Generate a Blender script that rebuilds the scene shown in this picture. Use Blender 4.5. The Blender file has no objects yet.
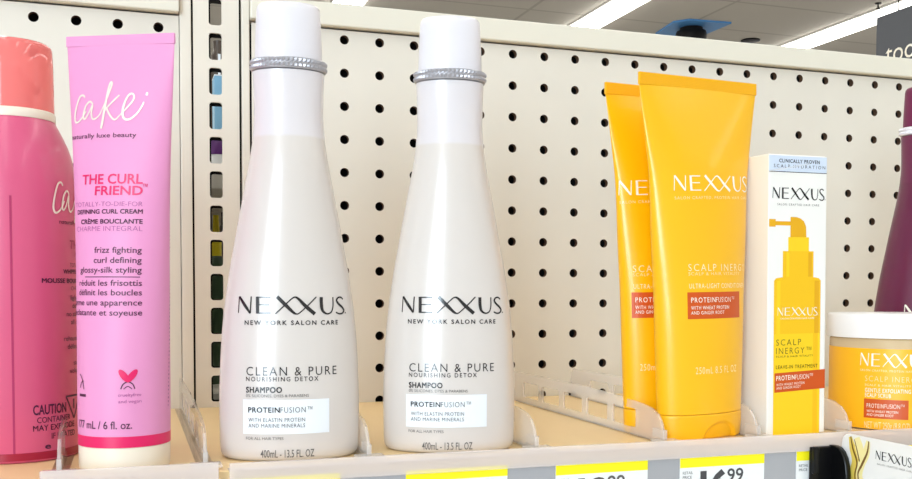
import bpy, bmesh, math, random
from math import sin, cos, pi, radians, sqrt, hypot, atan2
from mathutils import Vector, Matrix

S = 0.0254            # every length below is in inches
random.seed(4)
scene = bpy.context.scene
COL = scene.collection

# ------------------------------------------------------------------ materials
def lin(c):
    out = []
    for v in c:
        v /= 255.0
        out.append(v / 12.92 if v <= 0.04045 else ((v + 0.055) / 1.055) ** 2.4)
    return (out[0], out[1], out[2], 1.0)

def pmat(name, rgb, rough=0.5, metal=0.0, coat=0.0, spec=0.5, sss=0.0, noise=0.0, nscale=40.0, bump=0.0, bscale=300.0):
    m = bpy.data.materials.new(name); m.use_nodes = True
    nt = m.node_tree; b = nt.nodes['Principled BSDF']
    b.inputs['Base Color'].default_value = lin(rgb)
    b.inputs['Roughness'].default_value = rough
    b.inputs['Metallic'].default_value = metal
    b.inputs['Coat Weight'].default_value = coat
    b.inputs['Coat Roughness'].default_value = 0.12
    b.inputs['Specular IOR Level'].default_value = spec
    if sss:
        b.inputs['Subsurface Weight'].default_value = sss
        b.inputs['Subsurface Radius'].default_value = (1.0, 0.9, 0.8)
        b.inputs['Subsurface Scale'].default_value = 0.006
    if noise or bump:
        tc = nt.nodes.new('ShaderNodeTexCoord')
    if noise:
        n = nt.nodes.new('ShaderNodeTexNoise'); n.inputs['Scale'].default_value = nscale; n.inputs['Detail'].default_value = 4
        nt.links.new(tc.outputs['Object'], n.inputs['Vector'])
        r = nt.nodes.new('ShaderNodeValToRGB')
        c = lin(rgb)
        r.color_ramp.elements[0].position = 0.3; r.color_ramp.elements[1].position = 0.7
        r.color_ramp.elements[0].color = (c[0]*(1-noise), c[1]*(1-noise), c[2]*(1-noise), 1)
        r.color_ramp.elements[1].color = (min(1, c[0]*(1+noise)), min(1, c[1]*(1+noise)), min(1, c[2]*(1+noise)), 1)
        nt.links.new(n.outputs['Fac'], r.inputs['Fac']); nt.links.new(r.outputs['Color'], b.inputs['Base Color'])
    if bump:
        n2 = nt.nodes.new('ShaderNodeTexNoise'); n2.inputs['Scale'].default_value = bscale
        nt.links.new(tc.outputs['Object'], n2.inputs['Vector'])
        bp = nt.nodes.new('ShaderNodeBump'); bp.inputs['Strength'].default_value = bump; bp.inputs['Distance'].default_value = 0.0005
        nt.links.new(n2.outputs['Fac'], bp.inputs['Height']); nt.links.new(bp.outputs['Normal'], b.inputs['Normal'])
    return m

def emat(name, rgb, strength):
    m = bpy.data.materials.new(name); m.use_nodes = True
    nt = m.node_tree; nt.nodes.clear()
    e = nt.nodes.new('ShaderNodeEmission'); e.inputs['Color'].default_value = lin(rgb); e.inputs['Strength'].default_value = strength
    o = nt.nodes.new('ShaderNodeOutputMaterial'); nt.links.new(e.outputs[0], o.inputs['Surface'])
    return m

def clear_mat(name, tint, diff_rgb, diff_amount, rough=0.06, refl=1.0):
    """thin clear plastic: see-through, a little milky, glossy at grazing angles"""
    m = bpy.data.materials.new(name); m.use_nodes = True
    nt = m.node_tree; nt.nodes.clear()
    o = nt.nodes.new('ShaderNodeOutputMaterial')
    t = nt.nodes.new('ShaderNodeBsdfTransparent'); t.inputs['Color'].default_value = (tint[0], tint[1], tint[2], 1)
    d = nt.nodes.new('ShaderNodeBsdfDiffuse'); d.inputs['Color'].default_value = lin(diff_rgb)
    g = nt.nodes.new('ShaderNodeBsdfGlossy'); g.inputs['Roughness'].default_value = rough
    m1 = nt.nodes.new('ShaderNodeMixShader'); m1.inputs['Fac'].default_value = diff_amount
    nt.links.new(t.outputs[0], m1.inputs[1]); nt.links.new(d.outputs[0], m1.inputs[2])
    fr = nt.nodes.new('ShaderNodeFresnel'); fr.inputs['IOR'].default_value = 1.45
    ml = nt.nodes.new('ShaderNodeMath'); ml.operation = 'MULTIPLY'; ml.inputs[1].default_value = refl
    ge = nt.nodes.new('ShaderNodeNewGeometry'); iv = nt.nodes.new('ShaderNodeMath'); iv.operation = 'SUBTRACT'; iv.inputs[0].default_value = 1.0
    nt.links.new(ge.outputs['Backfacing'], iv.inputs[1]); nt.links.new(iv.outputs[0], ml.inputs[1])
    nt.links.new(fr.outputs[0], ml.inputs[0])
    m2 = nt.nodes.new('ShaderNodeMixShader')
    nt.links.new(ml.outputs[0], m2.inputs['Fac']); nt.links.new(m1.outputs[0], m2.inputs[1]); nt.links.new(g.outputs[0], m2.inputs[2])
    nt.links.new(m2.outputs[0], o.inputs['Surface'])
    return m

def bottle_mat(name, low, high, level, rough=0.27):
    """frosted bottle: the liquid inside gives the lower part its own colour up to the fill level (inches)"""
    m = pmat(name, low, rough, coat=0.4, sss=0.25)
    nt = m.node_tree; b = nt.nodes['Principled BSDF']
    tc = nt.nodes.new('ShaderNodeTexCoord'); sx = nt.nodes.new('ShaderNodeSeparateXYZ')
    nt.links.new(tc.outputs['Object'], sx.inputs[0])
    mr = nt.nodes.new('ShaderNodeMapRange'); mr.inputs['From Min'].default_value = (level-0.03)*S; mr.inputs['From Max'].default_value = (level+0.03)*S
    nt.links.new(sx.outputs['Z'], mr.inputs['Value'])
    mx = nt.nodes.new('ShaderNodeMix'); mx.data_type = 'RGBA'
    mx.inputs['A'].default_value = lin(low); mx.inputs['B'].default_value = lin(high)
    nt.links.new(mr.outputs[0], mx.inputs['Factor']); nt.links.new(mx.outputs['Result'], b.inputs['Base Color'])
    return m

M = {}
M['board'] = pmat('painted_pegboard', (224, 219, 208), 0.45, noise=0.03, nscale=9)
M['board_core'] = pmat('hardboard_core', (96, 70, 50), 0.9)
M['steel'] = pmat('painted_steel', (226, 220, 208), 0.4, noise=0.03, nscale=14)
M['rail'] = pmat('painted_rail', (228, 224, 210), 0.35)
M['black_back'] = pmat('black_backing', (14, 12, 11), 0.9)  # black puts the gondola's inner darkness into colour; also a bottle cap
M['deck'] = pmat('shelf_deck', (242, 212, 160), 0.42, noise=0.05, nscale=7)
M['channel'] = pmat('grey_price_channel', (168, 168, 172), 0.4)
M['lip'] = clear_mat('milky_clear_strip', (0.97, 0.96, 0.96), (248, 238, 234), 0.40, 0.12)
M['clear'] = clear_mat('clear_divider', (0.985, 0.98, 0.965), (250, 244, 232), 0.03, 0.05)
M['clear_edge'] = clear_mat('clear_divider_edge', (0.96, 0.96, 0.97), (252, 248, 244), 0.30, 0.08)
M['bottle'] = bottle_mat('frosted_white_bottle', (217, 209, 204), (222, 216, 219), 6.6)
M['cap_white'] = pmat('pearl_white_cap', (227, 223, 229), 0.3, coat=0.3)
M['ring'] = pmat('silver_ring', (178, 176, 182), 0.35, metal=0.5)
M['ink'] = pmat('glossy_black_ink', (18, 17, 20), 0.2, coat=0.6)
M['ink_grey'] = pmat('dark_grey_ink', (92, 88, 86), 0.4)
M['patch'] = pmat('white_label_patch', (236, 240, 246), 0.4)
M['yellow'] = pmat('yellow_tube', (249, 186, 0), 0.33, coat=0.3, bump=0.06, bscale=900)
M['yellow_cap'] = pmat('yellow_cap', (247, 182, 2), 0.36, coat=0.15)
M['white_ink'] = pmat('white_ink', (250, 246, 232), 0.4)
M['pale_ink'] = pmat('pale_yellow_ink', (254, 238, 188), 0.4)
M['orange'] = pmat('orange_red_label', (206, 82, 14), 0.4)
M['pink'] = pmat('pink_tube', (228, 148, 196), 0.5, sss=0.1)
M['magenta'] = pmat('magenta_print', (226, 24, 98), 0.4)
M['magenta_dark'] = pmat('crimson_print', (196, 22, 84), 0.4)
M['cream'] = pmat('cream_cap', (240, 230, 212), 0.35, coat=0.2)
M['plum_ink'] = pmat('plum_ink', (74, 22, 58), 0.5)
M['mauve_ink'] = pmat('mauve_ink', (168, 88, 148), 0.5)
M['gold_ink'] = pmat('pale_gold_foil', (252, 238, 226), 0.25, metal=0.25)
M['can_pink'] = pmat('pink_can', (214, 88, 128), 0.35, coat=0.2)
M['can_dark'] = pmat('pink_can_seam', (176, 44, 96), 0.4)
M['can_band'] = pmat('crimson_band', (158, 8, 48), 0.35)
M['coral'] = clear_mat('coral_clear_cap', (1.0, 0.62, 0.60), (255, 140, 138), 0.62, 0.05, 6.0)
M['coral_in'] = pmat('coral_actuator', (252, 196, 190), 0.4)
M['carton'] = pmat('white_carton', (242, 240, 236), 0.45)
M['carton_blue'] = pmat('pale_blue_print', (208, 220, 238), 0.45)
M['y_print'] = pmat('yellow_print', (244, 192, 6), 0.42)
M['y_print2'] = pmat('bright_yellow_print', (248, 206, 20), 0.42)
M['y_print3'] = pmat('deep_yellow_print', (230, 170, 2), 0.42)
M['olive_ink'] = pmat('olive_ink', (84, 74, 16), 0.5)
M['jar_body'] = pmat('clear_jar_with_scrub', (206, 180, 140), 0.25, coat=0.4)
M['jar_label'] = pmat('amber_jar_label', (255, 186, 20), 0.4, coat=0.1)
M['white_lid'] = pmat('white_lid', (246, 244, 244), 0.35, coat=0.1)
M['purple'] = bottle_mat('plum_bottle', (98, 14, 60), (104, 18, 66), 6.6, 0.35)
M['purple_cap'] = pmat('plum_cap', (112, 24, 70), 0.35)
M['tag_white'] = pmat('white_tag_paper', (240, 240, 240), 0.5)
M['tag_yellow'] = pmat('yellow_tag_band', (254, 240, 20), 0.5)
M['tag_ink'] = pmat('charcoal_tag_ink', (70, 70, 74), 0.5)
M['clip'] = pmat('black_plastic', (7, 7, 9), 0.3, spec=0.3)
M['ribbon'] = pmat('golden_liquid_print', (232, 206, 96), 0.4)
M['ribbon2'] = pmat('pale_golden_print', (248, 236, 170), 0.4)
M['ribbon_dark'] = pmat('brown_gold_print', (122, 88, 28), 0.4)
M['sign'] = pmat('slate_grey_sign', (74, 78, 86), 0.5)
M['blue'] = pmat('blue_panel', (74, 138, 200), 0.5)
M['dome'] = pmat('black_dome', (10, 10, 11), 0.5, spec=0.2)
M['light'] = emat('lamp_diffuser', (255, 252, 244), 9.0)
M['fixture'] = pmat('white_fixture', (235, 233, 228), 0.4)
M['lblue'] = pmat('light_blue_box', (140, 196, 232), 0.4)
M['violet'] = pmat('violet_jar', (96, 44, 120), 0.35)
M['brown'] = pmat('dark_brown_bottle', (58, 44, 34), 0.3, coat=0.4)
M['green'] = pmat('dark_green_bottle', (74, 96, 70), 0.3)
M['yel2'] = pmat('yellow_spout', (255, 232, 40), 0.4)
M['grey'] = pmat('grey_bottle', (132, 132, 132), 0.4)
M['floor'] = pmat('floor_tile', (204, 198, 188), 0.35, noise=0.05, nscale=3)

def ceiling_mat():
    m = pmat('ceiling_tile', (188, 184, 176), 0.8)
    nt = m.node_tree; b = nt.nodes['Principled BSDF']
    tc = nt.nodes.new('ShaderNodeTexCoord'); mp = nt.nodes.new('ShaderNodeMapping')
    nt.links.new(tc.outputs['Object'], mp.inputs[0])
    br = nt.nodes.new('ShaderNodeTexBrick'); br.offset = 0.0; br.inputs['Scale'].default_value = 1.0
    br.inputs['Brick Width'].default_value = 48*S; br.inputs['Row Height'].default_value = 24*S
    br.inputs['Mortar Size'].default_value = 0.55*S; br.inputs['Mortar Smooth'].default_value = 0.3
    br.inputs['Color1'].default_value = lin((188, 184, 176)); br.inputs['Color2'].default_value = lin((183, 179, 171)); br.inputs['Mortar'].default_value = lin((164, 160, 152))
    nt.links.new(mp.outputs[0], br.inputs['Vector']); nt.links.new(br.outputs['Color'], b.inputs['Base Color'])
    return m
M['ceiling'] = ceiling_mat()

# ------------------------------------------------------------------ helpers
def mkobj(name, bm, mat, parent=None, loc=None, smooth=None):
    ly = bm.faces.layers.int.get('line')
    if ly and name.endswith('lettering'):
        ids = sorted(set(f[ly] for f in bm.faces))
        if len(ids) > 1:
            for i in ids:
                c = bm.copy(); l2 = c.faces.layers.int.get('line')
                bmesh.ops.delete(c, geom=[f for f in c.faces if f[l2] != i], context='FACES')
                o = mkobj(name, c, mat, parent, loc, smooth)
            bm.free(); return o
    bmesh.ops.recalc_face_normals(bm, faces=bm.faces) if smooth != 'keep' else None
    if smooth and smooth != 'keep':
        ang = radians(smooth)
        for f in bm.faces: f.smooth = True
        for e in bm.edges:
            if len(e.link_faces) == 2 and e.calc_face_angle(0) > ang: e.smooth = False
    for v in bm.verts: v.co *= S
    me = bpy.data.meshes.new(name); bm.to_mesh(me); bm.free()
    for m in (mat if isinstance(mat, (list, tuple)) else [mat]): me.materials.append(m)
    o = bpy.data.objects.new(name, me); COL.objects.link(o)
    if parent: o.parent = parent
    if loc: o.location = Vector(loc)*S
    return o

def thing(name, label, cat, loc=(0, 0, 0), rot=(0, 0, 0), group=None):
    o = bpy.data.objects.new(name, None); COL.objects.link(o)
    o.empty_display_size = 0.02
    o.location = Vector(loc)*S; o.rotation_euler = [radians(a) for a in rot]
    return tag(o, label, cat, group)

def tag(o, label, cat, group=None):
    o['label'] = label; o['category'] = cat
    if group: o['group'] = group
    return o

def struct(o):
    o['kind'] = 'structure'; return o

def copy_tree(root, loc, rot, label, group=None):
    def rec(o, par):
        c = o.copy(); COL.objects.link(c)
        if par: c.parent = par
        for ch in list(o.children): rec(ch, c)
        return c
    r = rec(root, None)
    r.location = Vector(loc)*S; r.rotation_euler = [radians(a) for a in rot]
    r['label'] = label
    if group: r['group'] = group
    return r

def add_box(bm, x0, x1, y0, y1, z0, z1, bev=0.0, mi=0):
    r = bmesh.ops.create_cube(bm, size=1.0)
    vs = r['verts']
    for v in vs:
        v.co = Vector(((x0+x1)/2 + v.co.x*(x1-x0), (y0+y1)/2 + v.co.y*(y1-y0), (z0+z1)/2 + v.co.z*(z1-z0)))
    fs = set(f for v in vs for f in v.link_faces)
    for f in fs: f.material_index = mi
    if bev:
        es = list(set(e for v in vs for e in v.link_edges))
        bmesh.ops.bevel(bm, geom=es, offset=bev, segments=2, affect='EDGES', profile=0.5)
    return bm

def box(*a, **k):
    return add_box(bmesh.new(), *a, **k)

def crv(pts):
    """monotone-ish smooth curve through (z, value)"""
    pts = sorted(pts); n = len(pts)
    zs = [p[0] for p in pts]; vs = [p[1] for p in pts]
    d = [(vs[i+1]-vs[i])/(zs[i+1]-zs[i]) for i in range(n-1)]
    m = [d[0]] + [0 if d[i-1]*d[i] <= 0 else 2*d[i-1]*d[i]/(d[i-1]+d[i]) for i in range(1, n-1)] + [d[-1]]
    def f(z):
        if z <= zs[0]: return vs[0]
        if z >= zs[-1]: return vs[-1]
        i = 0
        while z > zs[i+1]: i += 1
        h = zs[i+1]-zs[i]; t = (z-zs[i])/h
        return ((2*t**3-3*t**2+1)*vs[i] + (t**3-2*t**2+t)*h*m[i] + (-2*t**3+3*t**2)*vs[i+1] + (t**3-t**2)*h*m[i+1])
    return f

class Oval:
    """upright body with an oval section; pt(u, z, off) is the point u inches of arc to the right of the front line"""
    def __init__(self, A, B, n=None):
        self.a = crv(A) if isinstance(A, list) else (lambda z: A)
        self.b = crv(B) if isinstance(B, list) else (lambda z: B)
        self.cache = {}
    def ring(self, z, N=64, grow=0.0):
        a, b = self.a(z)+grow, self.b(z)+grow
        return [(a*sin(2*pi*i/N), -b*cos(2*pi*i/N), z) for i in range(N)]
    def table(self, z):
        k = round(z*50)
        if k not in self.cache:
            a, b = self.a(k/50), self.b(k/50)
            t = [i*pi/240 for i in range(241)]; L = [0.0]
            for i in range(240):
                L.append(L[-1] + hypot(a*(sin(t[i+1])-sin(t[i])), b*(cos(t[i+1])-cos(t[i]))))
            self.cache[k] = (t, L)
        return self.cache[k]
    def pt(self, u, z, off=0.0):
        t, L = self.table(z); s = abs(u)
        lo, hi = 0, 240
        if s >= L[-1]: T = pi
        else:
            while hi-lo > 1:
                mid = (lo+hi)//2
                if L[mid] <= s: lo = mid
                else: hi = mid
            T = t[lo] + (t[hi]-t[lo])*(s-L[lo])/max(1e-9, L[hi]-L[lo])
        if u < 0: T = -T
        a, b = self.a(z), self.b(z)
        nx, ny = b*sin(T), -a*cos(T); l = hypot(nx, ny) or 1
        return Vector((a*sin(T)+off*nx/l, -b*cos(T)+off*ny/l, z))

class Flat:
    def __init__(self, o=(0, 0, 0), ux=(1, 0, 0), uz=(0, 0, 1), n=(0, -1, 0)):
        self.o, self.ux, self.uz, self.n = Vector(o), Vector(ux), Vector(uz), Vector(n)
    def pt(self, u, z, off=0.0):
        return self.o + self.ux*u + self.uz*z + self.n*off

def loft(rings, close_bottom=True, close_top=True):
    bm = bmesh.new(); R = [[bm.verts.new(p) for p in r] for r in rings]
    n = len(R[0])
    for j in range(len(R)-1):
        for i in range(n):
            bm.faces.new((R[j][i], R[j][(i+1) % n], R[j+1][(i+1) % n], R[j+1][i]))
    if close_bottom: bm.faces.new(list(reversed(R[0])))
    if close_top: bm.faces.new(R[-1])
    return bm

def lathe(prof, N=64):
    return loft([[(r*sin(2*pi*i/N), -r*cos(2*pi*i/N), z) for i in range(N)] for r, z in prof])

def frange(a, b, n): return [a+(b-a)*i/(n-1) for i in range(n)]

# --- lettering ---------------------------------------------------------------
_txt = {}
def glyphs(s, bold=0.0, space=1.0):
    k = (s, bold, space)
    if bold > 0 and 'M' in s and k not in _txt:      # this letter's outline cannot be grown: thicken it with shifted copies
        V0, F0 = glyphs(s, 0.0, space); V, F = [], []
        for dx, dy in ((-bold, -bold), (bold, -bold), (0, 0), (-bold, bold), (bold, bold)):
            n = len(V); V += [(x+dx, y+dy) for x, y in V0]; F += [tuple(i+n for i in f) for f in F0]
        _txt[k] = (V, F)
    if k not in _txt:
        cu = bpy.data.curves.new('t', 'FONT'); cu.body = s; cu.size = 1.0; cu.offset = bold; cu.space_character = space; cu.resolution_u = 3
        ob = bpy.data.objects.new('t', cu); me = ob.to_mesh()
        V = [(v.co.x, v.co.y) for v in me.vertices]; F = [tuple(p.vertices) for p in me.polygons]
        ob.to_mesh_clear(); bpy.data.objects.remove(ob); bpy.data.curves.remove(cu)
        _txt[k] = (V, F)
    return _txt[k]
_cap = {}
def cap_h(bold):
    if bold not in _cap:
        V, _ = glyphs('H', bold); _cap[bold] = (min(v[1] for v in V), max(v[1] for v in V))
    return _cap[bold]

def add_text(bm, surf, s, u0, u1, z0, h, bold=0.0, space=1.0, off=0.008, align=None, wf=1.0, mi=0, tilt=0.0, step=0.1):
    """line of text, baseline z0, capital height h, fitted between u0 and u1 (or aligned at one of them)"""
    V, F = glyphs(s, bold, space)
    if not V: return
    xa, xb = min(v[0] for v in V), max(v[0] for v in V)
    lo, hi = cap_h(bold); k = h/(hi-lo)
    if align == 'R': kx = k*wf; base = u1-(xb-xa)*kx
    elif align == 'L': kx = k*wf; base = u0
    else: kx = (u1-u0)/(xb-xa); base = u0
    t = bmesh.new()
    vs = [t.verts.new((base+(x-xa)*kx, z0+(y-lo)*k+tilt*(x-xa)*kx, 0)) for x, y in V]
    for f in F:
        try: t.faces.new([vs[i] for i in f])
        except ValueError: pass
    put_flat(bm, t, surf, off, mi, step)

LINE = [0]
def put_flat(bm, t, surf, off, mi=0, step=0.1):
    ly = bm.faces.layers.int.get('line') or bm.faces.layers.int.new('line'); LINE[0] += 1
    if not isinstance(surf, Flat) and t.verts:
        xs = [v.co.x for v in t.verts]; x = math.floor(min(xs)/step)*step
        while x < max(xs):
            bmesh.ops.bisect_plane(t, geom=t.verts[:]+t.edges[:]+t.faces[:], plane_co=(x, 0, 0), plane_no=(1, 0, 0)); x += step
    mp = {v: bm.verts.new(surf.pt(v.co.x, v.co.y, off)) for v in t.verts}
    for f in t.faces:
        try: g = bm.faces.new([mp[v] for v in f.verts]); g.material_index = mi; g[ly] = LINE[0]
        except ValueError: pass
    t.free()

def add_stroke(bm, surf, pts, off=0.008, mi=0, sub=6, mapf=lambda x, y: (x, y), wscale=1.0, closed=False):
    """brush stroke; pts = (x, y, width), smoothed, mapped to (u, z)"""
    P = []
    n = len(pts)
    for i in range(n-1):
        p0 = pts[max(0, i-1)]; p1 = pts[i]; p2 = pts[i+1]; p3 = pts[min(n-1, i+2)]
        for k in range(sub):
            t = k/sub
            P.append([0.5*((2*p1[c])+(-p0[c]+p2[c])*t+(2*p0[c]-5*p1[c]+4*p2[c]-p3[c])*t*t+(-p0[c]+3*p1[c]-3*p2[c]+p3[c])*t**3) for c in range(3)])
    P.append(list(pts[-1]))
    Q = [(*mapf(p[0], p[1]), p[2]*wscale) for p in P]
    prev = None
    for i, (x, y, w) in enumerate(Q):
        a = Q[max(0, i-1)]; b = Q[min(len(Q)-1, i+1)]
        dx, dy = b[0]-a[0], b[1]-a[1]; l = hypot(dx, dy) or 1
        nx, ny = -dy/l*w/2, dx/l*w/2
        cur = (bm.verts.new(surf.pt(x+nx, y+ny, off)), bm.verts.new(surf.pt(x-nx, y-ny, off)))
        if prev:
            f = bm.faces.new((prev[0], prev[1], cur[1], cur[0])); f.material_index = mi
        prev = cur

def add_poly(bm, surf, pts, off=0.006, mi=0, step=0.1):
    t = bmesh.new(); t.faces.new([t.verts.new((x, y, 0)) for x, y in pts]); put_flat(bm, t, surf, off, mi, step)

def add_rect(bm, surf, u0, u1, z0, z1, off=0.004, mi=0, skew=0.0, step=0.1):
    add_poly(bm, surf, [(u0, z0), (u1, z0+skew), (u1, z1+skew), (u0, z1)], off, mi, step)

# the wide wordmark with the two crossed letters, drawn stroke by stroke in a 108 x 17.5 frame
def st(*p): return [(a, b, w) for a, b, w in p]
LOGO = [
    [(68, 118, 8), (65, 185, 8), (61, 250, 8)], [(70, 118, 15), (113, 186, 24), (156, 252, 15)], [(164, 118, 10), (160, 185, 10), (157, 252, 10)],
    [(210, 120, 25), (210, 187, 25), (210, 254, 25)], [(205, 124, 10), (255, 124, 9), (302, 124, 9)], [(205, 184, 8), (250, 184, 8), (294, 184, 8)], [(205, 250, 10), (255, 250, 9), (302, 250, 9)],
    [(334, 256, 9), (385, 200, 9), (436, 144, 9), (462, 124, 11), (488, 134, 18), (540, 195, 27), (604, 258, 27)],
    [(346, 119, 26), (400, 182, 27), (452, 242, 20), (478, 257, 11), (500, 246, 9), (560, 184, 9), (616, 120, 9)],
    [(652, 122, 26), (653, 190, 26), (664, 236, 20), (696, 257, 12), (728, 244, 10), (742, 205, 10), (744, 160, 10), (744, 122, 10)],
    [(836, 140, 12), (815, 124, 12), (788, 128, 13), (776, 152, 16), (795, 180, 18), (824, 204, 18), (842, 230, 16), (826, 254, 13), (796, 258, 12), (768, 246, 11)],
    [(852, 251, 10), (857, 251, 10), (862, 251, 10)]]
def add_logo(bm, surf, u0, u1, z0, h, off=0.008, mi=0, tilt=0.0, w=1.0):
    kx = (u1-u0)/(862-57); kz = h/(258-118)
    mapf = lambda x, y: (u0+(x-57)*kx, z0+(258-y)*kz+tilt*(x-57)*kx)
    for s in LOGO: add_stroke(bm, surf, s, off, mi, 6, mapf, (kx+kz)/2*w)

# flowing script word, traced as pen strokes
SCRIPT = [
    [(122, 180, 5), (112, 168, 6), (94, 176, 6), (78, 215, 6), (68, 262, 7), (74, 286, 7), (92, 286, 6), (114, 266, 5), (132, 240, 4)],
    [(166, 212, 5), (150, 198, 6), (130, 216, 6), (118, 256, 7), (124, 276, 6), (142, 258, 5), (164, 214, 5), (160, 252, 6), (170, 278, 6), (190, 272, 5), (206, 254, 4)],
    [(206, 254, 4), (232, 190, 5), (252, 128, 6), (248, 114, 6), (238, 140, 6), (226, 230, 8), (214, 322, 8)],
    [(222, 246, 5), (256, 208, 5), (292, 174, 6)], [(232, 226, 6), (252, 262, 6), (276, 284, 6), (296, 268, 4)],
    [(296, 268, 4), (330, 232, 5), (356, 200, 6), (360, 178, 6), (346, 168, 6), (326, 190, 7), (312, 240, 8), (318, 276, 8), (342, 284, 7), (374, 262, 6), (398, 226, 5), (406, 206, 4)],
    [(414, 168, 9), (418, 170, 11), (423, 171, 9)]]
def add_script(bm, surf, u0, u1, z0, z1, off=0.01, mi=0, w=1.2, strokes=SCRIPT):
    kx = (u1-u0)/(423-68); kz = (z1-z0)/(322-112)
    mapf = lambda x, y: (u0+(x-68)*kx, z0+(322-y)*kz)
    for s in strokes: add_stroke(bm, surf, s, off, mi, 6, mapf, (kx+kz)/2*w)

def outline2d(pts_outer, holes, depth, name='o'):
    """flat sheet with holes, built from filled splines; returns a bmesh in XZ, thickness along y from 0 to depth"""
    cu = bpy.data.curves.new(name, 'CURVE'); cu.dimensions = '2D'; cu.fill_mode = 'BOTH'; cu.extrude = depth/2
    for loop in [pts_outer]+holes:
        sp = cu.splines.new('POLY'); sp.points.add(len(loop)-1)
        for p, (x, z) in zip(sp.points, loop): p.co = (x, z, 0, 1)
        sp.use_cyclic_u = True
    ob = bpy.data.objects.new(name, cu); me = ob.to_mesh()
    bm = bmesh.new(); bm.from_mesh(me); ob.to_mesh_clear(); bpy.data.objects.remove(ob); bpy.data.curves.remove(cu)
    bmesh.ops.remove_doubles(bm, verts=bm.verts, dist=1e-4)
    for v in bm.verts: v.co = Vector((v.co.x, depth/2 - v.co.z, v.co.y))
    return bm

def rrect(x0, x1, z0, z1, r, n=4):
    P = []
    for cx, cz, a0 in ((x1-r, z1-r, 0), (x0+r, z1-r, 90), (x0+r, z0+r, 180), (x1-r, z0+r, 270)):
        for i in range(n+1):
            a = radians(a0+90*i/n); P.append((cx+r*cos(a), cz+r*sin(a)))
    return P

# ------------------------------------------------------------------ the store around
CEIL = 78.476
struct(mkobj('floor', box(-220, 320, -260, 460, -42, -40), M['floor']))
struct(mkobj('ceiling', box(-220, 320, -260, 460, CEIL, CEIL+2), M['ceiling']))

def strip(x, y0, y1, label):
    t = thing('ceiling_light', label, 'ceiling light', (x, (y0+y1)/2, CEIL), group='rows of fluorescent ceiling lights')
    hy = (y1-y0)/2
    b = box(-3.9, 3.9, -hy, hy, -0.5, 0.0); mkobj('housing', b, M['fixture'], t)
    b = bmesh.new()
    n = int((y1-y0)//48)
    for i in range(n):
        add_box(b, -3.6, 3.6, -hy+i*48+0.6, -hy+i*48+47.4, -1.6, -0.45, 0.3)
    mkobj('diffuser', b, M['light'], t)
strip(48.4, -144, 288, 'long fluorescent ceiling strip barely showing above the pegboard between the two white bottles')
strip(116.1, -144, 288, 'long fluorescent ceiling strip glowing above the pegboard left of the blue panel')
strip(186.5, -144, 288, 'long fluorescent ceiling strip running behind the dark grey hanging sign')
strip(-22, -144, 288, 'fluorescent ceiling strip directly over the aisle, beyond the left edge')
strip(-92, -144, 288, 'fluorescent ceiling strip farthest to the left, outside the picture')

# blue ceiling panel, dome camera, vent, sprinkler
bm = bmesh.new()
add_poly(bm, Flat((0, 0, 0), (1, 0, 0), (0, 1, 0), (0, 0, -1)), [(139.8, 226), (138.1, 213.2), (141.2, 209.7), (153.9, 208.8), (153.57, 221), (150, 226)], 0)
r = bmesh.ops.extrude_face_region(bm, geom=bm.faces[:])
for v in r['geom']:
    if isinstance(v, bmesh.types.BMVert): v.co.z -= 0.5
for v in bm.verts: v.co -= Vector((146, 217, 0))
o = mkobj('ceiling_panel', bm, M['blue'], loc=(146, 217, CEIL)); tag(o, 'blue panel on the ceiling around the black dome camera', 'panel')
t = thing('dome_camera', 'black dome camera hanging under the blue ceiling panel', 'camera', (145.9, 216.6, CEIL-0.5))
mkobj('mount', lathe([(3.2, 0.0), (3.2, -1.2)], 32), M['dome'], t, smooth=40)
mkobj('dome', lathe([(4.1, -1.0), (4.3, -1.6), (4.3, -3.0), (3.9, -4.4), (2.9, -5.6), (1.5, -6.3), (0.1, -6.5)], 32), M['dome'], t, smooth=40)
o = mkobj('ceiling_vent', lathe([(2.8, 0), (2.8, -0.25), (2.4, -0.4), (0.1, -0.4)], 32), M['dome'], loc=(170.8, 224, CEIL), smooth=40); tag(o, 'dark round ceiling vent right of the blue panel', 'vent')
t = thing('sprinkler_head', 'small dark sprinkler head on the ceiling above the grey sign', 'sprinkler', (179.5, 181, CEIL))
mkobj('stem', lathe([(.8, 0), (.8, -0.2), (0.2, -0.3), (0.2, -1.3)], 16), M['dome'], t)
mkobj('deflector', lathe([(.55, -1.3), (.55, -1.45)], 16), M['dome'], t)

# hanging aisle sign
t = thing('aisle_sign', 'dark slate grey hanging aisle sign with white lettering at the top right', 'sign', (151.8, 120, 46))
mkobj('sign_board', box(0.0, 1.2, -34, 30, -8, 18.2, 0.1), M['sign'], t)
bm = bmesh.new()
add_text(bm, Flat((0, 0, 0), (0, -1, 0), (0, 0, 1), (-1, 0, 0)), 'tooth', -26.9, -13.6, 7.3, 4.2, bold=0.0, off=0.08)
mkobj('sign_lettering', bm, M['white_ink'], t)
for yy in (-28, 24):
    mkobj('hanging_wire', box(0.5, 0.7, yy, yy+0.2, 18.2, CEIL-46), M['dome'], t)

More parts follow.
